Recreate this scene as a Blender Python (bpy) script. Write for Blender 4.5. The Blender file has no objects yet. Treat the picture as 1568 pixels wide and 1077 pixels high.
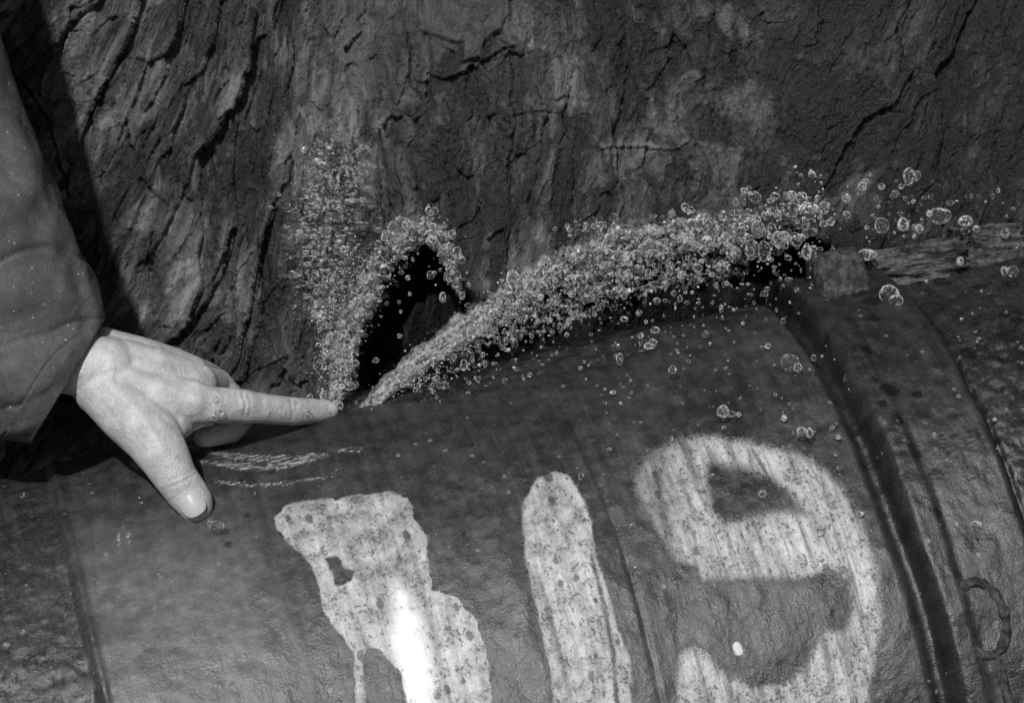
import bpy, math, random
import numpy as np
from mathutils import Vector, Matrix
random.seed(4); rng=np.random.default_rng(7)
D=2.5; S=0.0005
def W(px,py,y):
    f=(D+y)/D
    return Vector(((px-784)*S*f, y, (538-py)*S*f))
scene=bpy.context.scene
def link(o,parent=None):
    scene.collection.objects.link(o)
    if parent: o.parent=parent
    return o
def empty(name):
    e=bpy.data.objects.new(name,None); return link(e)
# ---------------- numpy noise
def hsh(ix,iy,seed):
    h=(ix.astype(np.int64)*374761393+iy.astype(np.int64)*668265263+seed*974634777)&0xffffffff
    h=((h^(h>>13))*1274126177)&0xffffffff
    h=((h^(h>>16))*2246822519)&0xffffffff
    return ((h^(h>>15))&0xffffff)/float(0xffffff)
def vn(x,y,seed=0):
    ix=np.floor(x); iy=np.floor(y); fx=x-ix; fy=y-iy
    fx=fx*fx*fx*(fx*(fx*6-15)+10); fy=fy*fy*fy*(fy*(fy*6-15)+10)
    a=hsh(ix,iy,seed); b=hsh(ix+1,iy,seed); c=hsh(ix,iy+1,seed); d=hsh(ix+1,iy+1,seed)
    return (a*(1-fx)+b*fx)*(1-fy)+(c*(1-fx)+d*fx)*fy
def fbm(x,y,seed=0,o=4,g=.5):
    s=0;a=.5;t=0
    for i in range(o):
        c_,s_=math.cos(i*.9),math.sin(i*.9)
        s=s+a*vn((x*c_-y*s_)*2**i+i*17.3,(x*s_+y*c_)*2**i+i*9.1,seed+i); t+=a; a*=g
    return s/t
def fbms(x,y,seed=0,o=4,g=.5):  # streak-preserving
    s=0;a=.5;t=0
    for i in range(o):
        s=s+a*vn(x*2**i+i*17.3+y*.3,y*2**i+i*9.1,seed+i); t+=a; a*=g
    return s/t
def cells(x,y,seed):
    ix=np.floor(x); iy=np.floor(y)
    f1=np.full(x.shape,9.); f2=np.full(x.shape,9.); cid=np.zeros(x.shape); cx=np.zeros(x.shape); cy=np.zeros(x.shape)
    for i in (-1,0,1):
        for j in (-1,0,1):
            gx=ix+i; gy=iy+j
            px=gx+hsh(gx,gy,seed); py=gy+hsh(gx,gy,seed+5)
            d=np.hypot(px-x,py-y)
            m=d<f1
            f2=np.where(m,f1,np.minimum(f2,d))
            cid=np.where(m,hsh(gx,gy,seed+9),cid); cx=np.where(m,x-px,cx); cy=np.where(m,y-py,cy)
            f1=np.where(m,d,f1)
    return f1,f2,cid,cx,cy
def sst(a,b,x):
    t=np.clip((x-a)/(b-a),0,1); return t*t*(3-2*t)
def sdf(poly,X,Y):
    P=np.array(poly,float); n=len(P)
    d=np.full(X.shape,1e9); ins=np.zeros(X.shape,bool)
    for i in range(n):
        a=P[i]; b=P[(i+1)%n]; e=b-a
        wx=X-a[0]; wy=Y-a[1]
        t=np.clip((wx*e[0]+wy*e[1])/(e@e+1e-9),0,1)
        d=np.minimum(d,np.hypot(wx-e[0]*t,wy-e[1]*t))
        c=(a[1]>Y)!=(b[1]>Y)
        if abs(e[1])>1e-9:
            ins^= c&(X<e[0]*(Y-a[1])/e[1]+a[0])
    return np.where(ins,d,-d)
def dline(poly,X,Y):
    P=np.array(poly,float); d=np.full(X.shape,1e9)
    for i in range(len(P)-1):
        a=P[i]; e=P[i+1]-a; wx=X-a[0]; wy=Y-a[1]
        t=np.clip((wx*e[0]+wy*e[1])/(e@e),0,1)
        d=np.minimum(d,np.hypot(wx-e[0]*t,wy-e[1]*t))
    return d
def gridmesh(name,V,nu,nv,closeu=False,smooth=True):
    me=bpy.data.meshes.new(name)
    V=np.asarray(V,float)
    idx=np.arange(nu*nv).reshape(nv,nu)
    if closeu: nx=np.roll(idx,-1,axis=1)
    else: nx=idx[:,1:]; 
    a=idx[:-1,:] if closeu else idx[:-1,:-1]
    b=nx[:-1,:]; c=nx[1:,:]; d=idx[1:,:] if closeu else idx[1:,:-1]
    F=np.stack([a,b,c,d],-1).reshape(-1,4)
    me.vertices.add(nu*nv); me.vertices.foreach_set('co',V.reshape(-1))
    me.loops.add(F.size); me.loops.foreach_set('vertex_index',F.reshape(-1).astype(np.int32))
    me.polygons.add(len(F)); me.polygons.foreach_set('loop_start',np.arange(0,F.size,4,dtype=np.int32))
    me.polygons.foreach_set('loop_total',np.full(len(F),4,dtype=np.int32))
    me.update(calc_edges=True)
    if smooth: me.polygons.foreach_set('use_smooth',np.ones(len(me.polygons),bool))
    return me
def attr(me,name,a):
    t=me.attributes.new(name,'FLOAT','POINT'); t.data.foreach_set('value',np.asarray(a,np.float32).reshape(-1))
def vattr(me,name,a):
    t=me.attributes.new(name,'FLOAT_VECTOR','POINT'); t.data.foreach_set('vector',np.asarray(a,np.float32).reshape(-1))
# ---------------- node helper
class N:
    def __init__(s,name,rough=.8,spec=.3):
        s.m=bpy.data.materials.new(name); s.m.use_nodes=True; s.t=s.m.node_tree
        s.b=s.t.nodes['Principled BSDF']; s.b.inputs['Roughness'].default_value=rough
        s.b.inputs['Specular IOR Level'].default_value=spec
    def n(s,typ,**k):
        x=s.t.nodes.new(typ)
        for a,v in k.items(): setattr(x,a,v)
        return x
    def put(s,sock,v):
        if isinstance(v,bpy.types.NodeSocket): s.t.links.new(v,sock)
        else: sock.default_value=v
    def math(s,op,a,b=0,c=None,clamp=False):
        x=s.n('ShaderNodeMath',operation=op,use_clamp=clamp); s.put(x.inputs[0],a); s.put(x.inputs[1],b)
        if c is not None: s.put(x.inputs[2],c)
        return x.outputs[0]
    def attr(s,name,vec=False):
        x=s.n('ShaderNodeAttribute',attribute_name=name); return x.outputs['Vector' if vec else 'Fac']
    def obj(s): return s.n('ShaderNodeTexCoord').outputs['Object']
    def scale(s,v,sc,loc=(0,0,0),rot=(0,0,0)):
        x=s.n('ShaderNodeMapping'); s.put(x.inputs[0],v); x.inputs['Scale'].default_value=sc; x.inputs['Location'].default_value=loc; x.inputs['Rotation'].default_value=rot
        return x.outputs[0]
    def noise(s,v,sc,det=4,rough=.55,dist=0):
        x=s.n('ShaderNodeTexNoise'); s.put(x.inputs['Vector'],v); x.inputs['Scale'].default_value=sc
        x.inputs['Detail'].default_value=det; x.inputs['Roughness'].default_value=rough; x.inputs['Distortion'].default_value=dist
        return x.outputs['Fac']
    def vor(s,v,sc,feat='F1'):
        x=s.n('ShaderNodeTexVoronoi',feature=feat); s.put(x.inputs['Vector'],v); x.inputs['Scale'].default_value=sc; return x.outputs['Distance']
    def mr(s,v,a,b,c=0.,d=1.,smooth=True):
        x=s.n('ShaderNodeMapRange'); x.interpolation_type='SMOOTHSTEP' if smooth else 'LINEAR'
        s.put(x.inputs[0],v); s.put(x.inputs[1],a); s.put(x.inputs[2],b); s.put(x.inputs[3],c); s.put(x.inputs[4],d); return x.outputs[0]
    def mix(s,f,a,b):
        x=s.n('ShaderNodeMix',data_type='FLOAT'); s.put(x.inputs[0],f); s.put(x.inputs[2],a); s.put(x.inputs[3],b); return x.outputs[0]
    def col(s,v): 
        x=s.n('ShaderNodeCombineColor'); 
        for i in range(3): s.put(x.inputs[i],v)
        s.put(s.b.inputs['Base Color'],x.outputs[0])
    def bump(s,h,dist=.001,strength=1.,prev=None):
        x=s.n('ShaderNodeBump'); s.put(x.inputs['Height'],h); x.inputs['Distance'].default_value=dist; x.inputs['Strength'].default_value=strength
        if prev is not None: s.put(x.inputs['Normal'],prev)
        s.put(s.b.inputs['Normal'],x.outputs[0]); return x.outputs[0]

# ================= DRUM frame
a=Vector((1,.14,.23)).normalized()
f=Vector((0,-1,0)); f=(f-a*f.dot(a)).normalized()
u=a.cross(f); u=u if u.z>0 else -u
C=W(800,1140,0); R=.29
A_=np.array(a);F_=np.array(f);U_=np.array(u);C_=np.array(C)
def cyl_hit(px,py,rad=R):
    o=Vector((0,-D,0)); d=(W(px,py,0)-o).normalized()
    oc=o-C; dp=d-a*d.dot(a); op=oc-a*oc.dot(a)
    A=dp.dot(dp); B=2*dp.dot(op); Cc=op.dot(op)-rad*rad
    q=B*B-4*A*Cc
    if q<0: return None
    return o+d*((-B-math.sqrt(q))/(2*A))
def cyl_norm(p):
    v=p-C; v=v-a*v.dot(a); return v.normalized()

# ================= ROCK WALL
def rock():
    def axis(lo,a0,b0,hi,n,m):
        return np.concatenate([np.linspace(lo,a0,m,endpoint=False),np.linspace(a0,b0,n),np.linspace(b0,hi,m+1)[1:]])
    xs=axis(-1.4,-.43,.46,1.5,1150,90); zs=axis(-.65,-.14,.30,1.2,580,90)
    X,Z=np.meshgrid(xs,zs)
    PX=X/S+784; PY=538-Z/S
    lean=.55*(1-sst(-.35,-.05,X))+.05+.28*sst(.1,.4,X)
    wx=(fbm(X*7,Z*5,3)-.5)*.05; wz=(fbm(X*7,Z*5,13)-.5)*.08
    u_=X-Z*lean+wx+(fbm(X*50,Z*26,31,4,.55)-.5)*.009; z_=Z+wz+(fbm(X*40,Z*40,37,3)-.5)*.03
    left=.22+.78*(1-sst(-.05,.2,X))
    tone=np.zeros(X.shape); H=np.zeros(X.shape)
    f1,f2,c,cx,cy=cells(u_*10,z_*3.2,21)
    H+=(c-.5)*.004+cx*.010*np.cos(c*31); tone+=(c-.5)*.9
    f1,f2,c,cx,cy=cells(u_*26+3,z_*9,22)
    H+=left*((c-.5)*.005+cx*.014*np.cos(c*50)+cy*.007*np.cos(c*90)); tone+=(c-.5)*1.6*left
    f1,f2,c,cx,cy=cells(u_*62,z_*28,23)
    H+=(.3+.7*left)*((c-.5)*.0030+cx*.007*np.cos(c*50)+cy*.004*np.cos(c*77)); tone+=(c-.5)*1.6*left
    f1,f2,c,cx,cy=cells(u_*170+(fbm(X*200,Z*200,83,2)-.5),z_*100,24)
    H+=(c-.5)*.0014+cx*.0022*np.cos(c*50); tone+=(c-.5)*1.3
    H+=(fbms(u_*70,z_*18,41,4,.6)-.5)*.007
    H+=(fbm(X*300,Z*240,45,3,.7)-.5)*.0030
    H+=(fbm(X*6,Z*6,47,3)-.5)*.035
    q=fbms(u_*36,z_*15,51,5,.62); q2=fbm(u_*34,z_*24,55,5,.65)
    tone+=1.9*(sst(.46,.57,q)-.5)+1.7*(sst(.45,.57,q2)-.5)+(fbms(u_*110,z_*30,57,4,.65)-.5)*4.0
    ww=(fbm(X*50,Z*50,61)-.5)*14
    wb=(fbm(X*25,Z*25,63,4,.6)-.5)*70
    slab=sdf([(640,-300),(800,-300),(782,10),(768,38),(745,55),(735,82),(706,90),(700,60),(640,40)],PX+(fbm(X*60,Z*60,5)-.5)*24,PY)
    sm=sst(-2,8,slab); H=H*(1-.8*sm)+.006*sm; tone=tone*(1-sm*.9)+.9*sm
    sb=sst(-40,60,sdf([(490,-300),(700,-300),(690,60),(620,130),(560,180),(500,150),(480,60)],PX+wb,PY+wb)); H=H*(1-.5*sb*(1-sm)); tone=tone*(1-.65*sb*(1-sm))+.6*sb*(1-sm)
    for pl,w,dp in (([(786,90),(784,200),(781,300),(779,430)],2.2,.005),([(786,170),(820,164),(855,166)],2.0,.002),([(690,180),(680,260),(690,330)],2.5,.002),
                 ([(575,190),(590,300),(610,350)],2.2,.002),([(385,330),(390,400),(392,480)],2.5,.003),([(620,40),(625,120),(650,150)],2.2,.002),
                 ([(180,180),(215,280),(250,310)],2.5,.003),([(10,100),(60,180),(95,300)],3,.004)):
        d=dline(pl,PX+ww,PY+ww*.5); k=1-sst(w*.3,w,d); H-=dp*k; tone-=2.5*k
    d=dline([(925,218),(980,212),(1040,216),(1060,206)],PX+ww*.5,PY+ww*.4); k=1-sst(2,7,d); H+=.003*k; tone+=1.4*k
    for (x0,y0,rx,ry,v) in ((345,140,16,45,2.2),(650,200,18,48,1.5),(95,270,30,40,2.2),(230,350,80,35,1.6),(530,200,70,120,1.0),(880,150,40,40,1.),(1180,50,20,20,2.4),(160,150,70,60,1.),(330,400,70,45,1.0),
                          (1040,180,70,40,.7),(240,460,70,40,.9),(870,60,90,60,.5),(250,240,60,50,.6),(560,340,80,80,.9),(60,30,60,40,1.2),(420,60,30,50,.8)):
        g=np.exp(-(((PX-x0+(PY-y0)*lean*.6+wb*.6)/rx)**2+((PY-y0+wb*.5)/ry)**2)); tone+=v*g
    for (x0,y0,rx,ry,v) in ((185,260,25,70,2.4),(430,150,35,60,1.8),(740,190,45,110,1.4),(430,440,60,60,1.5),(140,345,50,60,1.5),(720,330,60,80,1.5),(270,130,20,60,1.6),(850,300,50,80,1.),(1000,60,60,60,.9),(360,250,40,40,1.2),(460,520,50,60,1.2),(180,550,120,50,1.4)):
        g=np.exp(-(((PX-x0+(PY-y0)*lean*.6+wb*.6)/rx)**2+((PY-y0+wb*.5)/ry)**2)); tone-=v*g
    tone-=2.3*sst(820,1380,PX+wb)+.5*sst(600,850,PX)+.6*sst(160,-40,PY); tone+=.15  # light falloff towards right and top painted into the rock tone
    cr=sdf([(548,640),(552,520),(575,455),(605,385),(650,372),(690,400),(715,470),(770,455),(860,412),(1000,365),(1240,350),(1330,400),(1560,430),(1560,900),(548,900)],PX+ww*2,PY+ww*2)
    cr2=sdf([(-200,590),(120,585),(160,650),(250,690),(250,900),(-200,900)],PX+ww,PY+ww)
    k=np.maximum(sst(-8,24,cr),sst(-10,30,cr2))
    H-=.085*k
    Y=.045+.30*np.clip(X-.05,0,2)**1.5-H+.10*np.clip(-Z-.12,0,1)
    Y=np.where(Z>.28,Y-(Z-.28)*.1,Y)
    V=np.stack([X,Y,Z],-1)
    me=gridmesh('rock_wall',V,len(xs),len(zs))
    attr(me,'tone',tone); attr(me,'crev_shade',sst(-45,25,cr)*.75+.25*k)
    vattr(me,'uz',np.stack([u_,z_,np.zeros_like(u_)],-1))
    link(bpy.data.objects.new('rock_wall',me))
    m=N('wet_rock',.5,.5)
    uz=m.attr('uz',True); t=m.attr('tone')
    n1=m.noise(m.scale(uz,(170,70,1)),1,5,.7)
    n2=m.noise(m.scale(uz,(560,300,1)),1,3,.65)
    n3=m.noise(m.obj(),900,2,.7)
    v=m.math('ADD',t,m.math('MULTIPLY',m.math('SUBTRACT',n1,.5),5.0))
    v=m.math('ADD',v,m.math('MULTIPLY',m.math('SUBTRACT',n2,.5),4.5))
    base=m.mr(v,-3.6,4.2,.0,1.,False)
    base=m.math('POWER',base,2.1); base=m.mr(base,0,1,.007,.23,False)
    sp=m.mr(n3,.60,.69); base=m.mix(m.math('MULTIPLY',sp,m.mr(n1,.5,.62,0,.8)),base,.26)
    base=m.math('MULTIPLY',base,m.mr(m.attr('crev_shade'),0,1,1,.22))  # shade of the gap and under the sleeve painted into rock colour
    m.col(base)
    m.put(m.b.inputs['Roughness'],m.mr(n1,.3,.7,.3,.65))
    m.put(m.b.inputs['Specular IOR Level'],m.mr(m.attr('crev_shade'),0,1,.5,.15))
    h=m.math('ADD',m.math('MULTIPLY',n1,.7),m.math('MULTIPLY',n2,.7)); h=m.math('ADD',h,m.math('MULTIPLY',n3,.4))
    m.bump(h,.0034,.95)
    me.materials.append(m.m)
rock()
# ================= GROUND
def ground():
    n=160; t=np.linspace(-1,1,n); g=np.sign(t)*np.abs(t)**3*60
    X,Y=np.meshgrid(g,g); Z=-.62+(fbm(X*3,Y*3,77)-.5)*.08
    me=gridmesh('rocky_seabed',np.stack([X,Y,Z],-1),n,n)
    m=N('seabed',.9,.2); m.col(m.mr(m.noise(m.obj(),14,8,.6),.3,.7,.03,.09)); m.bump(m.noise(m.obj(),40,6),.01); me.materials.append(m.m)
    link(bpy.data.objects.new('rocky_seabed',me))
ground()

# ================= DRUM
drum=empty('steel_drum')
P7=[(435,775),(470,767),(520,762),(600,755),(625,762),(637,800),(655,822),(655,870),(665,903),(700,915),(730,950),(748,1010),(756,1110),(627,1110),(614,1030),(580,997),(562,990),(556,1020),(560,1110),(545,1110),(541,1000),(512,962),(495,940),(490,905),(480,870),(455,842),(425,815),(420,793)]
P7h=[(497,855),(515,852),(528,870),(545,875),(535,888),(516,898),(508,878)]
P1=[(800,800),(803,765),(820,735),(848,722),(872,728),(893,765),(905,800),(912,850),(930,900),(945,960),(965,1010),(969,1110),(853,1110),(838,1010),(825,950),(812,890),(803,850)]
P9=[(962,735),(985,690),(1040,668),(1120,672),(1180,685),(1240,702),(1290,745),(1318,800),(1345,870),(1354,950),(1340,1020),(1325,1110),(1035,1110),(1028,1040),(1035,1000),(1060,986),(1085,1000),(1102,1025),(1150,1050),(1200,1045),(1238,1010),(1262,960),(1270,925),(1243,888),(1150,888),(1072,890),(1062,868),(1030,862),(1005,830),(985,795),(968,765)]
P9h=[(1086,712),(1130,714),(1180,731),(1215,760),(1234,788),(1190,782),(1160,792),(1110,802),(1090,784),(1082,750)]
P9d=[(1236,885),(1270,870),(1298,893),(1306,935),(1292,966),(1262,964),(1262,925)]
Pb=[(606,890),(625,905),(645,945),(662,1010),(668,1110),(622,1110),(612,1030),(595,985),(598,930)]
def drum_body():
    s=np.arange(-1050,960,3.)*S
    th=np.concatenate([np.linspace(-25,112,420,endpoint=False),np.linspace(112,335,60,endpoint=False)])*math.pi/180
    SS,TH=np.meshgrid(s,th,indexing='ij')
    sp=SS/S
    spw=sp+(fbm(SS*30,TH*8,99,3)-.5)*6
    r=np.full(SS.shape,R)
    def band(a0,b0,w=5): return sst(a0-w,a0+w,spw)*(1-sst(b0-w,b0+w,spw))
    r-=.007*band(505,532,9)
    r+=.011*band(530,690,12)+.003*band(540,575,8)
    r-=.008*band(690,703,4)
    r-=.005*band(703,960,5)
    r-=.005*(1-sst(-612,-592,spw)); r+=.003*band(-606,-592,6)
    r-=.0018*np.exp(-((sp-15-8*np.sin(TH*2))/5)**2)
    r+=.0020*np.exp(-((sp+20)/22)**2)
    r-=.0014*np.exp(-((sp-130-10*np.sin(TH*3))/4)**2)
    r-=.0012*np.exp(-((sp+150-14*np.sin(TH*2.2))/4)**2)
    r+=(fbm(SS*8,TH*2.5,91,3)-.5)*.010
    r+=(fbm(SS*60,TH*17,95,4,.6)-.5)*.0028
    rough=sst(690,705,spw)*.6+ (1-sst(-612,-595,spw))*.45+ .12*sst(510,530,spw)
    r+=rough*(fbm(SS*120,TH*35,97,4)-.5)*.006
    V=C_+SS[...,None]*A_+(r*np.cos(TH))[...,None]*F_+(r*np.sin(TH))[...,None]*U_
    fac=D/(D+V[...,1]); PX=784+V[...,0]*fac/S; PY=538-V[...,2]*fac/S
    vis=(TH<math.radians(100))
    def cl(x): return np.where(vis,np.clip(x,-70,70),-70)
    p7=np.minimum(sdf(P7,PX,PY),-sdf(P7h,PX,PY)); p1=sdf(P1,PX,PY)
    p1=np.minimum(p1,dline([(905,850),(925,930),(938,1000),(948,1110)],PX,PY)-2.2)
    bl=sdf(P9d,PX,PY)
    p9=np.minimum(sdf(P9,PX,PY),-sdf(P9h,PX,PY)); p9=np.minimum(p9,-bl)
    scr=np.minimum.reduce([dline([(290,684),(350,700),(420,706),(500,697)],PX,PY),dline([(305,706),(370,717),(430,716),(480,703)],PX,PY),dline([(345,710),(400,713),(450,708)],PX,PY)-1.5,dline([(330,738),(380,743),(440,740),(510,728)],PX,PY)+.8,
        dline([(330,694),(400,700),(440,699)],PX,PY)+.5,dline([(450,705),(480,698)],PX,PY)-2.5,
        dline([(520,690),(552,688)],PX,PY),dline([(182,812),(182,832)],PX,PY)+1,dline([(197,815),(197,830)],PX,PY)+1,dline([(207,714),(228,714)],PX,PY)-4])
    spot=dline([(1128,990),(1131,998)],PX,PY)
    painted_sheen=np.exp(-(((PX-255-(PY-900)*.2)/165)**4))*sst(680,900,PY)*sst(-600,-580,sp)
    painted_sheen=np.where(vis,painted_sheen+.35*np.exp(-((PX-650)/350)**2)*sst(650,950,PY),0)  # sheen painted into the drum colour, left band and lower middle
    me=gridmesh('drum_shell',V,len(th),len(s),closeu=True)
    attr(me,'p7',cl(p7)); attr(me,'p1',cl(p1)); attr(me,'p9',cl(p9)); attr(me,'pb',cl(sdf(Pb,PX,PY))); attr(me,'blot',cl(bl))
    attr(me,'scr',np.where(vis,scr,99)); attr(me,'spot',np.where(vis,spot,99)); attr(me,'painted_sheen',painted_sheen); attr(me,'rough',rough)
    attr(me,'soft',np.where(vis,sst(1090,985,PX),0))
    attr(me,'top_shade',sst(.5,1,np.sin(TH)))
    attr(me,'pit',sst(490,540,sp))
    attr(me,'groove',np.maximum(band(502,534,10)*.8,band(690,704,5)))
    vattr(me,'cyl',np.stack([SS,TH*R,np.zeros_like(SS)],-1))
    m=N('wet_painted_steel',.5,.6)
    c=m.attr('cyl',True)
    big=m.noise(c,14,5,.6); mid=m.noise(c,70,6,.65); fine=m.noise(c,420,4,.65); vf=m.noise(c,1400,2,.5)
    st=m.noise(m.scale(c,(160,14,1),(0,0,0),(0,0,.06)),1,6,.65,.4)
    b=m.mr(m.math('ADD',m.math('MULTIPLY',big,.5),m.math('MULTIPLY',mid,.5)),.32,.68,.016,.062)
    b=m.math('MULTIPLY',b,m.mr(st,.3,.7,.72,1.28)); b=m.math('MULTIPLY',b,m.mr(fine,.3,.7,.7,1.3))
    b=m.math('ADD',b,m.math('MULTIPLY',m.attr('painted_sheen'),m.mr(mid,.3,.7,.060,.080)))
    b=m.math('ADD',b,m.math('MULTIPLY',m.attr('rough'),m.mr(fine,.5,.7,-.008,.05)))
    b=m.math('MULTIPLY',b,m.mr(m.attr('top_shade'),0,1,1,.75)); b=m.math('MULTIPLY',b,m.mr(m.attr('groove'),0,1,1,.3))  # shaded upper side painted into the drum colour; grooves darkened
    b=m.math('MULTIPLY',b,m.mr(m.attr('pit'),0,1,1,.66))
    def spots(vec,sc,thr,frac,jit):
        x=m.n('ShaderNodeTexVoronoi'); m.put(x.inputs['Vector'],vec); x.inputs['Scale'].default_value=sc
        sep=m.n('ShaderNodeSeparateColor'); m.put(sep.inputs[0],x.outputs['Color'])
        dd=m.math('ADD',x.outputs['Distance'],m.math('MULTIPLY',m.math('SUBTRACT',fine,.5),jit))
        rad=m.math('MULTIPLY',sep.outputs[0],thr)
        k=m.mr(m.math('SUBTRACT',rad,dd),-.02,.05)
        return m.math('MULTIPLY',k,m.math('LESS_THAN',sep.outputs[1],frac))
    k=spots(c,48,.22,.35,.3); k2=spots(m.scale(c,(1,1,1),(.3,.7,0)),120,.25,.20,.5)
    k3=m.math('MULTIPLY',spots(m.scale(c,(1,1,1),(.9,.2,0)),42,.36,.75,.25),m.attr('pit'))
    b=m.mix(m.math('MULTIPLY',k,.7),b,.008); b=m.mix(m.math('MULTIPLY',k3,.85),b,.004); b=m.mix(m.math('MULTIPLY',k2,.5),b,.25)
    bk=m.mr(m.math('ADD',m.attr('blot'),m.math('MULTIPLY',m.math('SUBTRACT',mid,.5),30)),-3,6); b=m.mix(m.math('MULTIPLY',bk,m.mr(fine,.35,.65,1,.55)),b,.006)
    sc=m.math('ADD',m.attr('scr'),m.math('MULTIPLY',m.math('SUBTRACT',fine,.5),22)); scm=m.math('MULTIPLY',m.mr(sc,4.6,-.5),m.mr(m.noise(m.scale(c,(75,420,1)),1,5,.75),.46,.58))
    b=m.mix(m.math('MULTIPLY',scm,.85),b,.5)
    b=m.mix(m.mr(m.attr('spot'),8,5),b,.5)
    def ed(name,amp,w,fa=0):
        v=m.math('ADD',m.attr(name),m.math('MULTIPLY',m.math('SUBTRACT',mid,.5),amp)); v=m.math('ADD',v,m.math('MULTIPLY',m.math('SUBTRACT',fine,.5),fa)); return m.mr(v,-w,w)
    m7=ed('p7',24,1.8,5); m1=ed('p1',16,2.6,10)
    so=m.attr('soft')
    v9=m.math('ADD',m.attr('p9'),m.math('MULTIPLY',m.math('SUBTRACT',mid,.5),36)); v9=m.math('ADD',v9,m.math('MULTIPLY',m.math('SUBTRACT',fine,.5),30)); v9=m.math('ADD',v9,m.math('MULTIPLY',m.math('SUBTRACT',vf,.5),20)); v9=m.math('SUBTRACT',v9,m.math('MULTIPLY',so,9))
    m9=m.mr(v9,-7,8); m9=m.math('MULTIPLY',m9,m.mr(so,0,1,1,.6))
    m9=m.math('MULTIPLY',m9,m.mr(m.math('ADD',st,m.math('MULTIPLY',m.math('SUBTRACT',mid,.5),.8)),.28,.5,.35,1))
    wear=m.math('ADD',m.math('MULTIPLY',mid,.5),m.math('MULTIPLY',fine,.25)); wear=m.math('ADD',wear,m.math('MULTIPLY',big,.25))
    pa=m.mr(wear,.38,.64,.54,.18); pa=m.math('MULTIPLY',pa,m.mr(st,.3,.7,.68,1.15)); pa=m.math('MULTIPLY',pa,m.mr(vf,.3,.7,.82,1.12))
    bb=m.mr(m.math('ADD',m.attr('pb'),m.math('MULTIPLY',m.math('SUBTRACT',mid,.5),50)),-12,20)
    pa=m.mix(m.math('MULTIPLY',bb,.92),pa,.85)
    chip=spots(m.scale(c,(1,.6,1),(.5,.1,0)),95,.36,.42,.5); chip2=m.mr(m.noise(m.scale(c,(1,.5,1)),240,5,.75),.575,.64)
    chip3=m.math('MULTIPLY',m.mr(fine,.53,.60),m.mr(mid,.50,.60))
    chip=m.math('MAXIMUM',m.math('MAXIMUM',chip,chip2),chip3); chip=m.math('MULTIPLY',chip,m.mr(bb,0,1,.8,.05))
    mask=m.math('MAXIMUM',m.math('MAXIMUM',m7,m1),m9)
    mask=m.math('MULTIPLY',mask,m.math('SUBTRACT',1,chip))
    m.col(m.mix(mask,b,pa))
    m.put(m.b.inputs['Roughness'],m.mix(mask,m.mr(mid,.3,.7,.28,.5),.45))
    h=m.math('ADD',m.math('MULTIPLY',fine,.6),m.math('MULTIPLY',mask,.35)); h=m.math('ADD',h,m.math('MULTIPLY',st,.5)); h=m.math('ADD',h,m.math('MULTIPLY',vf,.2)); h=m.math('ADD',h,m.math('MULTIPLY',mid,.8))
    m.bump(h,.0012,.75)
    me.materials.append(m.m)
    link(bpy.data.objects.new('drum_shell',me),drum)
    for se,nm in ((s[0],'end_cap_near'),(s[-1],'end_cap_far')):
        n=64; vs=[C+a*se*.999]; 
        for i in range(n):
            t=2*math.pi*i/n; vs.append(C+a*se*.999+(f*math.cos(t)+u*math.sin(t))*(R-.008))
        e=bpy.data.meshes.new(nm); e.from_pydata(vs,[],[(0,1+i,1+(i+1)%n) for i in range(n)]); e.materials.append(m.m)
        link(bpy.data.objects.new(nm,e),drum)
    return m.m
dm=drum_body()
def darkmetal():
    m=N('corroded_metal',.7,.3); n1=m.noise(m.obj(),160,6,.7); m.col(m.mr(n1,.35,.7,.015,.11)); m.bump(n1,.004); return m.m
cm=darkmetal()
def tube(pts,rads,name,mat,parent=None,seg=12):
    vs=[];fs=[]
    for i,p in enumerate(pts):
        t=(pts[min(i+1,len(pts)-1)]-pts[max(i-1,0)]).normalized()
        x=t.cross(Vector((.3,.8,.5))).normalized(); y=t.cross(x)
        for j in range(seg):
            A=2*math.pi*j/seg; vs.append(p+(x*math.cos(A)+y*math.sin(A))*rads[i])
    for i in range(len(pts)-1):
        for j in range(seg): fs.append((i*seg+j,i*seg+(j+1)%seg,(i+1)*seg+(j+1)%seg,(i+1)*seg+j))
    me=bpy.data.meshes.new(name); me.from_pydata(vs,[],fs); me.materials.append(mat)
    for p in me.polygons: p.use_smooth=True
    return link(bpy.data.objects.new(name,me),parent)
pc=cyl_hit(1503,948,R+.011); nn=cyl_norm(pc); tv=nn.cross(a).normalized(); tv=tv if tv.z>0 else -tv
pts=[pc+a*math.cos(t)*.0165+tv*math.sin(t)*.026+nn*random.uniform(-.0006,.0006) for t in [2*math.pi*i/40 for i in range(42)]]
tube(pts,[.0034+random.uniform(-.0007,.0009) for _ in range(42)],'filler_ring',cm,drum)
pts=[pc-tv*(.027+.005*i)+a*.004-nn*.002 for i in range(12)]; tube(pts,[.0034]*12,'ring_stem',cm,drum)
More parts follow.
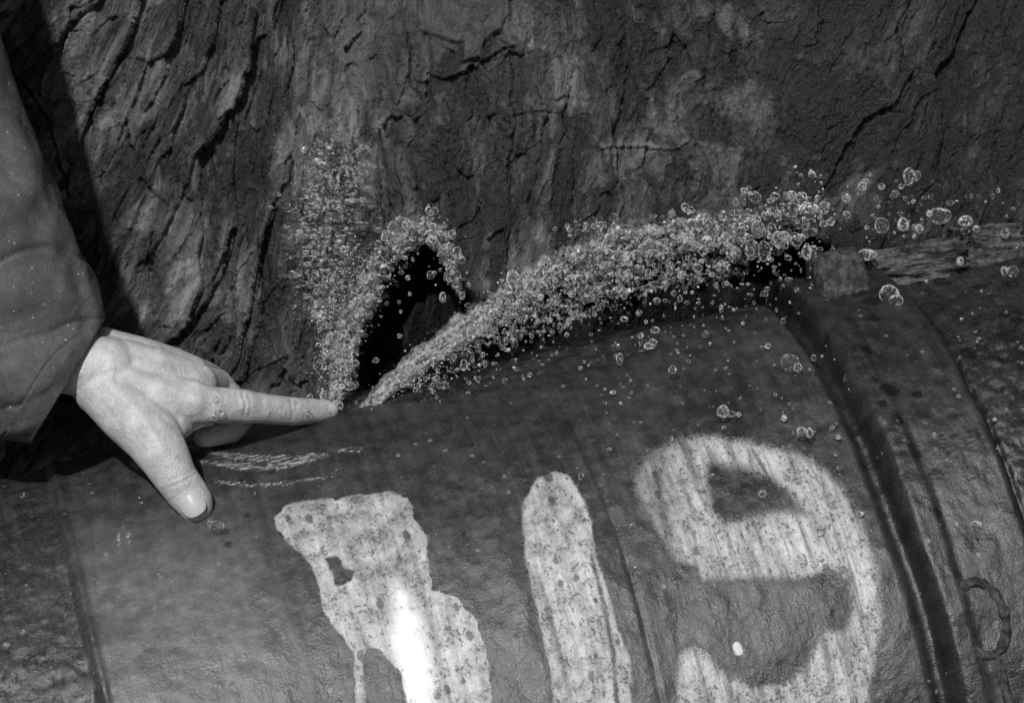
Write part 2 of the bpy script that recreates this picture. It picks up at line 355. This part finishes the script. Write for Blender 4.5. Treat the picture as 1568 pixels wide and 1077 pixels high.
def lump(name,P,ax,ay,az,hx,hy,hz,mat,seed,parent=None,rnd=.25):
    import bmesh
    bm=bmesh.new(); bmesh.ops.create_cube(bm,size=2); bmesh.ops.subdivide_edges(bm,edges=bm.edges[:],cuts=24,use_grid_fill=True)
    for v in bm.verts:
        q=v.co; L_=(abs(q.x)**5+abs(q.y)**5+abs(q.z)**5)**.2; q=q/L_
        n_=(vn(np.array([q.x*2+seed]),np.array([q.z*2+q.y*1.7]),seed)[0]-.5)*rnd+(vn(np.array([q.x*6+seed]),np.array([q.z*6+q.y*5]),seed)[0]-.5)*rnd*.5
        q=q*(1+n_); v.co=P+ax*q.x*hx+ay*q.y*hy+az*q.z*hz
    me=bpy.data.meshes.new(name); bm.to_mesh(me); bm.free(); me.materials.append(mat)
    for p in me.polygons: p.use_smooth=True
    return link(bpy.data.objects.new(name,me),parent)
lm=N('worn_steel',.6,.3); ln=lm.noise(lm.obj(),120,6,.7); lm.col(lm.mr(ln,.35,.7,.02,.10)); lm.bump(ln,.004)
lump('hoop_lug',W(1285,438,-.035),a,Vector((0,1,0)),u,.020,.03,.026,lm.m,5,drum,.22)

# ================= HAND
def chain(pts,out,step=.25):
    for i in range(len(pts)-1):
        p0,r0=pts[i];p1,r1=pts[i+1]; L=(p1-p0).length; n=max(2,int(L/(min(r0,r1)*step)))
        for k in range(n+1):
            t=k/n; out.append((p0.lerp(p1,t),r0+(r1-r0)*t))
def H(px,py,y,r): return (W(px,py,y),r*S)
balls=[]
chain([H(20,545,-.175,48),H(100,552,-.17,48),H(165,566,-.168,46)],balls)
chain([H(20,535,-.14,46),H(100,542,-.14,44),H(165,547,-.14,42)],balls)
chain([H(160,592,-.168,46),H(235,610,-.172,41),H(296,617,-.168,31)],balls)
chain([H(160,562,-.160,46),H(235,575,-.160,42),H(303,588,-.150,29)],balls)
chain([H(160,548,-.145,44),H(230,560,-.14,38),H(290,570,-.125,27)],balls)
chain([H(158,540,-.13,38),H(220,550,-.115,32),H(268,558,-.10,25)],balls)
chain([H(290,618,-.168,31),H(325,620,-.165,27),H(372,622,-.152,25),H(405,626,-.140,22),H(447,630,-.122,21.5),H(480,630,-.107,19),H(503,628,-.098,15.5)],balls)
chain([H(303,588,-.150,27),H(332,588,-.118,23),H(378,635,-.105,18),H(355,662,-.115,16.5),H(312,670,-.130,15.5)],balls)
chain([H(290,568,-.125,25),H(322,578,-.085,21),H(320,620,-.07,18),H(290,635,-.09,17)],balls)
chain([H(268,556,-.10,22),H(295,565,-.06,18),H(295,600,-.05,16),H(275,610,-.07,15)],balls)
tt=cyl_hit(300,772); ty=tt.y-.0115
chain([H(165,596,-.17,46),H(200,632,-.178,47),H(232,668,-.188,42),H(252,700,-.196,36),H(268,730,-.200,31),H(284,752,-.198,30),H(296,767,ty,27.5),H(299,774,ty+.001,25.5)],balls)
chain([H(240,640,-.172,34),H(262,650,-.172,28),H(278,650,-.166,20)],balls)
def balls_mesh(balls,name):
    import bmesh
    bm=bmesh.new(); bmesh.ops.create_icosphere(bm,subdivisions=3,radius=1); tv=np.array([v.co[:] for v in bm.verts]); tf=np.array([[v.index for v in q.verts] for q in bm.faces]); bm.free()
    n=len(balls); c=np.array([b[0][:] for b in balls]); r=np.array([b[1] for b in balls])
    V=(tv[None]*r[:,None,None]+c[:,None]).reshape(-1,3); F=(tf[None]+(np.arange(n)*len(tv))[:,None,None]).reshape(-1,3)
    me=bpy.data.meshes.new(name); me.from_pydata(V.tolist(),[],F.tolist()); return me
arm=empty('pointing_human_arm')
hm=balls_mesh(balls,'hand'); ho=link(bpy.data.objects.new('hand',hm),arm)
md=ho.modifiers.new('r','REMESH'); md.mode='VOXEL'; md.voxel_size=.0011; md.use_smooth_shade=True
md=ho.modifiers.new('s','SMOOTH'); md.factor=.6; md.iterations=14
dg=bpy.context.evaluated_depsgraph_get(); ev=ho.evaluated_get(dg); nm=bpy.data.meshes.new_from_object(ev); ho.modifiers.clear(); ho.data=nm
nv=len(nm.vertices); co=np.empty(nv*3); nm.vertices.foreach_get('co',co); co=co.reshape(-1,3); no=np.empty(nv*3); nm.vertices.foreach_get('normal',no); no=no.reshape(-1,3)
fac=D/(D+co[:,1]); PX=784+co[:,0]*fac/S; PY=538-co[:,2]*fac/S
d=np.zeros(nv); front=np.clip(-no[:,1]*1.5+no[:,2]*.5,0,1)
for pl,w,dp in (([(371,602),(376,620),(374,640)],3,.0008),([(380,603),(384,622),(382,640)],3,.0006),([(363,602),(366,620)],3,.0006),([(446,612),(449,630),(446,648)],3,.0008),([(453,613),(455,630)],2.5,.0005),
               ([(262,745),(280,738),(298,728)],3,.0008),([(258,738),(276,730),(294,722)],3,.0005),([(292,665),(270,655),(250,640)],4,.0007),([(230,690),(250,672),(280,668)],3,.0005),
               ([(168,640),(180,600),(176,550)],4,.0004),([(180,650),(196,610)],3,.0003)):
    d-=dp*np.exp(-(dline(pl,PX,PY)/w)**2)
for pl,w,dp in (([(175,560),(240,585),(300,612)],8,.0010),([(170,545),(240,560),(300,580)],8,.0009),([(165,585),(215,635),(250,690)],9,.0012)):
    d+=dp*np.exp(-(dline(pl,PX,PY)/w)**2)
for x0,y0,w,dp in ((306,614,16,.0022),(373,620,13,.001),(305,580,14,.0018),(278,742,14,.0008)):
    d+=dp*np.exp(-((PX-x0)**2+(PY-y0)**2)/w**2)
d+=(fbm(PX/28,PY/28,5,3)-.5)*.0016+(fbm(PX/7,PY/7,15,3)-.5)*.0006
co+=no*(d*front)[:,None]; nm.vertices.foreach_set('co',co.reshape(-1)); nm.update()
sk=N('skin',.42,.4)
n1=sk.noise(sk.obj(),60,5,.6); n2=sk.vor(sk.obj(),900); n3=sk.noise(sk.obj(),500,3)
sk.col(sk.math('MULTIPLY',sk.mr(n1,.3,.7,.36,.50),sk.mr(n3,.3,.7,.92,1.07)))
sk.bump(sk.math('ADD',sk.math('MULTIPLY',n2,.5),n3),.0008,.7)
nm.materials.clear(); nm.materials.append(sk.m)
nl=N('nail',.4,.4); nl.col(.42)
def nail(c,nrm,along,w,l,name):
    import bmesh
    x=along.cross(nrm).normalized(); al=nrm.cross(x).normalized()
    bm=bmesh.new(); bmesh.ops.create_uvsphere(bm,u_segments=32,v_segments=16,radius=1)
    for v in bm.verts:
        X,Y,Z=v.co; k=(abs(X)**2.6+abs(Y)**2.6)**(1/2.6) if (X or Y) else 1; r=math.hypot(X,Y); g=(r/k) if k>1e-6 else 1
        v.co=c+x*(X*g*w)+al*(Y*g*l)+nrm*(Z*.0010-(X*g)**2*w*.4-(Y*g)**2*l*.10)
    me=bpy.data.meshes.new(name); bm.to_mesh(me); bm.free(); me.materials.append(nl.m)
    for p in me.polygons: p.use_smooth=True
    link(bpy.data.objects.new(name,me),arm)
tn=Vector((-.05,-1,.12)).normalized(); tc=W(297,772,ty); nail(tc+tn*.0130,tn,W(299,778,ty)-W(284,752,-.198),.0092,.0104,'thumb_nail')
tn=Vector((0.1,-.25,.95)).normalized(); ic=W(494,629,-.1); nail(ic+tn*.0072,tn,W(501,627,-.098)-W(480,630,-.107),.0058,.0075,'index_nail')

# ================= SLEEVE
secs=[((162,486),(46,682)),((147,430),(4,668)),((120,366),(-60,630)),((92,296),(-130,570)),((66,224),(-200,490)),((24,112),(-260,380)),((-10,0),(-300,250)),((-60,-160),(-330,90)),((-110,-330),(-380,-60))]
nu=160; nvv=200; Vs=np.zeros((nvv+14,nu,3))
for j in range(nvv):
    t=j/(nvv-1)*(len(secs)-1); i=min(int(t),len(secs)-2); k=t-i
    Aa=Vector(secs[i][0]).lerp(Vector(secs[i+1][0]),k); Bb=Vector(secs[i][1]).lerp(Vector(secs[i+1][1]),k)
    c=(Aa+Bb)/2; h=(Aa-Bb)/2; y0=-.150-.004*t; dr=.050+.004*t
    for q in range(nu):
        an=2*math.pi*q/nu
        w=math.cos(an); dp=math.sin(an)
        Vs[j+14,q]=W(c.x+h.x*w,c.y+h.y*w,y0-dr*dp*(abs(dp)**-.15 if abs(dp)>1e-3 else 1))
for j in range(14):
    k=(14-j)/14; cc=Vs[14].mean(0); 
    off=np.array(W(30,500,-.16))-np.array(W(100,580,-.16))
    Vs[j]=cc+(Vs[14]-cc)*(1-.10*min(1,k*3))+off*max(0,k-.15)*.9
jj,qq=np.meshgrid(np.arange(nvv+14),np.arange(nu),indexing='ij'); an=qq*2*math.pi/nu
Nn=np.stack([np.cos(an)*.9,-np.sin(an),np.cos(an)*.4],-1)
F=(fbm(jj/30.+np.cos(an)*1.6,np.sin(an)*1.8+jj/60.,201,2)-.5)*.016
cre=np.abs(fbm(jj/34.+np.cos(an)*1.2,np.sin(an)*1.6-jj/40.,207,2)-.5)
F-=.0022*np.exp(-(cre/.016)**2)
amt=np.clip((jj-12)/14.,0.15,1)
Vs+=Nn*(F*amt)[...,None]
me=gridmesh('jacket_sleeve',Vs,nu,nvv+14,closeu=True)
m=N('sleeve_cloth',.7,.25); n1=m.noise(m.obj(),30,5); n2=m.noise(m.obj(),900,3,.7); n3=m.noise(m.obj(),110,5,.6)
b=m.mr(n1,.3,.7,.070,.096); b=m.math('MULTIPLY',b,m.mr(n3,.3,.7,.85,1.12)); b=m.math('MULTIPLY',b,m.mr(n2,.3,.7,.72,1.28)); b=m.mix(m.math('MULTIPLY',m.mr(m.vor(m.obj(),160),.18,.08),m.mr(n3,.51,.58)),b,.3); m.col(b)
m.bump(m.math('ADD',m.math('MULTIPLY',n2,.3),n3),.0022,.7)
me.materials.append(m.m); link(bpy.data.objects.new('jacket_sleeve',me),arm)

# ================= BUBBLES
import bmesh
def ico(n):
    bm=bmesh.new(); bmesh.ops.create_icosphere(bm,subdivisions=n,radius=1); v=np.array([x.co[:] for x in bm.verts]); q=np.array([[x.index for x in p.verts] for p in bm.faces]); bm.free(); return v,q
I2=ico(2); I3=ico(3)
def bubmesh(name,items,mat,T=I2,irr=.15):
    tv,tf=T; n=len(items); c=np.array([i[0][:] for i in items]); r=np.array([i[1] for i in items])
    sc=1+rng.uniform(-irr,irr,(n,1,3)); ph=rng.uniform(0,6.28,(n,1,3))
    d=1+irr*.6*np.sin(tv[None]*3.1+ph).sum(-1,keepdims=True)/1.7
    V=(tv[None]*d*sc*r[:,None,None]+c[:,None]).reshape(-1,3); F=(tf[None]+(np.arange(n)*len(tv))[:,None,None]).reshape(-1,3)
    me=bpy.data.meshes.new(name); me.vertices.add(len(V)); me.vertices.foreach_set('co',V.reshape(-1))
    me.loops.add(F.size); me.loops.foreach_set('vertex_index',F.reshape(-1).astype(np.int32)); me.polygons.add(len(F))
    me.polygons.foreach_set('loop_start',np.arange(0,F.size,3,dtype=np.int32)); me.polygons.foreach_set('loop_total',np.full(len(F),3,dtype=np.int32))
    me.update(calc_edges=True); me.polygons.foreach_set('use_smooth',np.ones(len(F),bool)); me.materials.append(mat)
    attr(me,'rnd',np.repeat(rng.uniform(0,1,n),len(tv)))
    return me
def foammat():
    m=N('foam_bubble',.15,.8); rn=m.attr('rnd'); m.col(m.math('ADD',m.mr(m.math('POWER',rn,4),0,1,.06,.5,False),m.mr(m.noise(m.obj(),140,3),.45,.65,-.03,.08)))  # a few bubbles coloured bright as painted glints
    return m.m
foam=foammat()
def bubmat():
    m=N('air_bubble',.1,1.)
    lw=m.n('ShaderNodeLayerWeight'); lw.inputs[0].default_value=.5
    fc=lw.outputs['Facing']; rn=m.attr('rnd'); nz=m.noise(m.obj(),380,2,.5,1.)
    v=m.math('ADD',fc,m.math('MULTIPLY',m.math('SUBTRACT',nz,.5),2.2)); v=m.math('ADD',v,m.math('MULTIPLY',m.math('SUBTRACT',rn,.5),.35))
    m.col(m.mr(v,.1,.85,.12,.75)); m.put(m.b.inputs['Alpha'],m.mr(v,.2,.75,.08,.85)); m.bump(nz,.002,.7)  # bright rim reflection painted by facing angle into colour and alpha
    return m.m
clear=bubmat()
def bez(pts,t):
    P=np.array(pts,float); n=len(P)-1; i=min(int(t*n),n-1); k=t*n-i
    p0=P[max(i-1,0)];p1=P[i];p2=P[i+1];p3=P[min(i+2,n)]
    return .5*((2*p1)+(-p0+p2)*k+(2*p0-5*p1+4*p2-p3)*k*k+(-p0+3*p1-3*p2+p3)*k**3)
def frothmat():
    m=N('froth',.15,.9); t=m.attr('t'); c=m.attr('sc',True)
    n1=m.noise(m.scale(c,(55,420,1)),1,5,.65,.3); n2=m.noise(m.obj(),240,4,.65,.8); cell=m.vor(m.obj(),340)
    v=m.math('ADD',m.math('MULTIPLY',n1,.55),m.math('MULTIPLY',n2,.45))
    b=m.mr(v,.40,.62,.05,.34); b=m.math('ADD',b,m.mr(cell,.35,.6,0,.12)); b=m.math('ADD',b,m.mr(v,.60,.66,0,.3)); m.col(b)
    lo=m.mr(t,0,1,.30,.50,False); al=m.mr(m.math('SUBTRACT',v,lo),0,.12,0,.92); al=m.math('MULTIPLY',al,m.attr('edge'))
    m.put(m.b.inputs['Alpha'],al); m.bump(m.math('ADD',v,m.math('MULTIPLY',cell,.4)),.005,.9); return m.m
froth_m=frothmat()
def froth(path,name,seed,parent,wk=.9,t1=1.,t0=0.,tb=None,amp=1.3):
    n=420; seg=40; V=np.zeros((n,seg,3)); T=np.zeros((n,seg)); E=np.zeros((n,seg)); SC=np.zeros((n,seg,3)); Ls=0; prev=None
    for i in range(n):
        t=t0+i/(n-1)*(t1-t0); q=bez(path,t); q2=bez(path,min(t+.004,1)); q0=bez(path,max(t-.004,0))
        p=W(q[0],q[1],q[2]); tg=(W(q2[0],q2[1],q2[2])-W(q0[0],q0[1],q0[2])).normalized()
        yv=Vector((0,-1,0)); yv=(yv-tg*yv.dot(tg)).normalized(); x=tg.cross(yv).normalized()
        if prev is not None: Ls+=(p-prev).length
        prev=p
        for j in range(seg):
            A=2*math.pi*j/seg; 
            V[i,j]=p+(x*math.cos(A)+yv*math.sin(A)*.45)*q[3]*S*wk; T[i,j]=t if tb is None else tb; SC[i,j]=(Ls+seed,A*q[3]*S*.5,0)
            E[i,j]=min(1,(1-abs(math.cos(A)))*2.2+.05)*max(0,min(1,(t1-t)*6))
    I,J=np.meshgrid(np.arange(n),np.arange(seg),indexing='ij')
    Aj=J*2*math.pi/seg; nz=(fbm(I/9.,np.cos(Aj)*2.2+seed,seed,4,.6)-.5)*amp
    cen=V.mean(1,keepdims=True); V=cen+(V-cen)*(1+nz*(.35+1.2*T))[...,None]
    me=gridmesh(name,V,seg,n,closeu=True); attr(me,'t',T); attr(me,'edge',E); vattr(me,'sc',SC); me.materials.append(froth_m)
    link(bpy.data.objects.new(name,me),parent)
path1=[(552,634,-.088,11),(610,579,-.085,17),(680,526,-.08,22),(760,471,-.07,24),(850,419,-.06,28),(950,384,-.05,33),(1050,358,-.04,36),(1150,352,-.03,36),(1250,312,-.02,32)]
p1=empty('bubble_stream')
froth(path1,'froth_core',3,p1,1.0)
# sagging lower sheet that breaks off the main stream
froth([(690,540,-.085,16),(780,500,-.08,24),(870,468,-.07,26),(960,440,-.06,26),(1060,420,-.05,24),(1150,400,-.04,20)],'froth_sheet',31,p1,1.0,1.,0,.93,1.8)
it=[]; big=[]
cls=[]
for i in range(120):
    t=.35+.65*random.random(); q=bez(path1,t); cls.append((q[0]+random.gauss(0,6),q[1]+random.gauss(.1,.7)*q[3],q[2],random.uniform(4,11),t))
for i in range(2300):
    t=random.random()**.75
    if t<.35 and random.random()<.55: continue
    q=bez(path1,t)
    if random.random()<max(0,(t-.15))*1.7:
        cx,cy,yy,w,tc=random.choice(cls); it.append((W(cx+random.gauss(0,w*1.6),cy+random.gauss(0,w*.8),yy-.008+random.gauss(0,.01)),random.uniform(.6,1.7)*(1+tc*.5)*S)); continue
    e=random.choice([1,1,.9,-.9,.4])+random.gauss(0,.3); w=q[3]
    it.append((W(q[0]+e*w*.5+random.gauss(0,3),q[1]+e*w+random.gauss(0,1.5),q[2]-.004+random.gauss(0,.008)),random.uniform(.6,1.5)*(1+t*.6)*S))
for i in range(360):
    if random.random()<.75: cx,cy,yy,w,tc=random.choice(cls); p=W(cx+random.gauss(0,w*1.6),cy+random.gauss(0,w),yy-.015)
    else:
        tc=.2+.8*random.random()**.5; q=bez(path1,tc); p=W(q[0]+random.gauss(0,12),q[1]+random.gauss(.4,.5)*q[3],q[2]-.01+random.gauss(0,.01))
    big.append((p,min(11,2.4*math.exp(abs(random.gauss(0,.65))))*(.5+.75*tc)*S))
for i in range(760):
    t=.18+random.random()*.82; q=bez(path1,t); dd=abs(random.gauss(0,1))*min(90,30+110*t)
    py=q[1]+10+dd; lim=1140-(q[0]-800)*.23-595+40
    if py>lim: continue
    r=1.15*math.exp(abs(random.gauss(0,.75)))
    if r>7: continue
    p=W(q[0]+random.gauss(0,12),py,q[2]-.03+random.gauss(0,.012))
    (big if r>1.7 else it).append((p,r*S))
link(bpy.data.objects.new('fine_bubbles',bubmesh('fine_bubbles',it,foam,I2,.35)),p1)
link(bpy.data.objects.new('larger_bubbles',bubmesh('larger_bubbles',big,clear,I3,.3)),p1)
path2=[(512,618,-.088,11),(520,575,-.08,18),(530,520,-.07,22),(550,465,-.06,25),(575,415,-.05,28),(605,375,-.04,28)]
path3=[(600,380,-.04,17),(630,352,-.04,14),(655,344,-.04,12),(678,365,-.04,11),(688,405,-.04,10),(708,455,-.04,8)]
path4=[(522,560,-.06,14),(515,500,-.045,24),(505,440,-.03,34),(500,370,-.022,40),(500,300,-.016,40),(505,230,-.014,36)]
p2=empty('bubble_stream.001')
froth(path2,'froth_core',11,p2,1.0); froth(path3,'froth_arc',17,p2,1.0,1.,0,.7)
froth([(515,545,-.05,22),(505,460,-.03,40),(500,390,-.02,56),(508,300,-.014,56),(530,180,-.012,44)],'froth_veil',23,p2,1.0,1.,0,.90)
it=[];big=[]
for i in range(1000):
    t=random.random()**.9; q=bez(path2,t); e=random.choice([-1.1,-.5,.2,.8])+random.gauss(0,.3); w=q[3]
    if e<0: e*=1.4
    it.append((W(q[0]+e*w,q[1]+random.gauss(0,8),q[2]-.004+random.gauss(0,.010)),random.uniform(.6,1.6)*(1+.4*t)*S))
for i in range(200):
    t=random.random()*.9; q=bez(path3,t); it.append((W(q[0]+random.gauss(0,1.1)*q[3],q[1]+random.gauss(0,1.1)*q[3],q[2]+random.gauss(0,.01)),random.uniform(.7,1.8)*S))
for i in range(210):
    t=random.random(); q=bez(path3,t) if random.random()<.5 else bez(path2,t)
    big.append((W(q[0]+random.gauss(0,1.2)*q[3],q[1]+random.gauss(0,1.2)*q[3],q[2]-.012),2.1*math.exp(abs(random.gauss(0,.6)))*S))
cl=[]
for i in range(210):
    t=random.random(); q=bez(path4,t); cl.append((q[0]+random.gauss(0,1.)*q[3],q[1]+random.gauss(0,20),1-t*.7))
for i in range(2400):
    cx,cy,k=random.choice(cl)
    if random.random()>k: continue
    sx=random.gauss(cx,7); sy=random.gauss(cy,18)
    if sx>630 or sy>600 or sx<395: continue
    it.append((W(sx,sy,-.012+random.gauss(0,.008)),random.uniform(.5,1.3)*S))
for i in range(170):
    cx,cy,k=random.choice(cl); big.append((W(cx+random.gauss(0,8),cy,-.025),random.uniform(1.6,4.5)*S))
link(bpy.data.objects.new('fine_bubbles',bubmesh('fine_bubbles2',it,foam,I2,.35)),p2)
link(bpy.data.objects.new('larger_bubbles',bubmesh('larger_bubbles2',big,clear,I3,.26)),p2)
big=[]
for (x,y,r) in ((1328,390,15),(1350,345,13),(1383,343,10),(1362,450,17),(1372,462,12),(1392,270,12),(1405,268,8),(1440,330,16),(1408,350,9),(1478,338,11),(1320,285,7),(1350,285,6),(1380,285,5),(1262,318,9),(1190,382,10),
                (1187,300,8),(1212,298,7),(1228,302,8),(1245,380,6),(1275,383,5),(1550,415,9),(1538,415,7),(1210,555,12),(1222,562,8),(1030,566,8),(1107,630,9),(1118,634,7),(1228,661,8),(1240,663,7),(1145,350,11),(1165,355,9),
                (1495,805,8),(1470,400,7),(1455,310,6),(1080,512,7),(330,805,9),(322,802,6),(338,806,6),(920,440,7),(1000,525,7),(890,730,5),(1495,350,6),(1520,300,4),(1425,300,5),(1365,300,4),(1500,740,6),(1435,605,5)):
    h=cyl_hit(x,y,R+.004+r*S*.6); yy=h.y if h else -.02
    big.append((W(x,y,yy-.004),r*S*.9))
for i in range(300):
    x=random.uniform(880,1560); y=random.gauss(560,130)
    h=cyl_hit(x,y,R+.003)
    if y<430 or h is None: continue
    big.append((h,min(4.5,1.1*math.exp(abs(random.gauss(0,.6))))*S))
for i in range(140):
    x=random.uniform(20,1560); y=random.uniform(640,1060); h=cyl_hit(x,y,R+.002)
    if h: big.append((h,random.uniform(.8,2.2)*S))
for i in range(110):
    x=random.gauss(1370,95); y=random.gauss(325,32); big.append((W(x,y,-.01+random.gauss(0,.02)),1.4*math.exp(abs(random.gauss(0,.6)))*S))
for (x,y,r) in ((330,612,5),(336,632,6),(445,622,5),(471,630,5),(452,616,3),(430,632,3),(328,640,4)):
    big.append((W(x,y,-.178 if x<400 else -.131),r*S))
link(bpy.data.objects.new('loose_bubbles',bubmesh('loose_bubbles',big,clear,I3,.2)))

# ================= BROKEN SLATE pieces above hoop
def slate(name,px,py,y,w,h,dep,seed,rot):
    bm=bmesh.new(); bmesh.ops.create_cube(bm,size=2); bmesh.ops.subdivide_edges(bm,edges=bm.edges[:],cuts=30,use_grid_fill=True)
    co=np.array([v.co[:] for v in bm.verts])
    st=(fbm(co[:,0]*1.2+seed,co[:,2]*7+co[:,1]*4,seed,4)-.5)
    co=co*(1+.35*st[:,None]+.35*(fbm(co[:,0]*2,co[:,2]*2+co[:,1]*3,seed+4,4,.6)-.5)[:,None])
    c=math.cos(rot);s_=math.sin(rot); P=W(px,py,y)
    for v,q in zip(bm.verts,co):
        x=q[0]*w*S; z=q[2]*h*S; v.co=P+Vector((x*c-z*s_,q[1]*dep,x*s_+z*c))
    me=bpy.data.meshes.new(name); bm.to_mesh(me); bm.free()
    m=N('slate',.8,.2); n1=m.noise(m.scale(m.obj(),(60,60,260)),1,6,.65); n2=m.noise(m.obj(),300,5,.7)
    m.col(m.math('MULTIPLY',m.mr(n1,.35,.65,.02,.14),m.mr(n2,.3,.7,.5,1.5))); m.bump(m.math('ADD',n1,n2),.004); me.materials.append(m.m)
    for p in me.polygons: p.use_smooth=True
    link(bpy.data.objects.new(name,me))
slate('slate_fragment',1400,405,.02,70,30,.03,3,.16)
slate('slate_fragment.001',1515,392,.03,46,44,.03,8,.1)

# ================= LIGHT
L=Vector((-.16,-.88,.42)).normalized()
sun=bpy.data.lights.new('sun','SUN'); sun.energy=3.6; sun.angle=math.radians(1.5); sun.color=(1,1,1)
so=link(bpy.data.objects.new('sun',sun)); so.rotation_euler=L.to_track_quat('Z','Y').to_euler()
w=bpy.data.worlds.new('World'); scene.world=w; w.use_nodes=True; nt=w.node_tree
sky=nt.nodes.new('ShaderNodeTexSky'); sky.sky_type='NISHITA'; sky.sun_disc=False
sky.sun_elevation=math.asin(L.z); sky.sun_rotation=math.atan2(L.x,L.y)
bw=nt.nodes.new('ShaderNodeRGBToBW'); nt.links.new(sky.outputs[0],bw.inputs[0]); nt.links.new(bw.outputs[0],nt.nodes['Background'].inputs[0]); nt.nodes['Background'].inputs[1].default_value=.05
scene.view_settings.view_transform='Standard'; scene.view_settings.look='None'; scene.view_settings.exposure=0
cd=bpy.data.cameras.new('camera'); cd.sensor_width=36; cd.lens=36*D/(1568*S); cd.clip_end=500; cd.clip_start=.05
co_=link(bpy.data.objects.new('camera',cd)); co_.location=(0,-D,0); co_.rotation_euler=(math.pi/2,0,0); scene.camera=co_
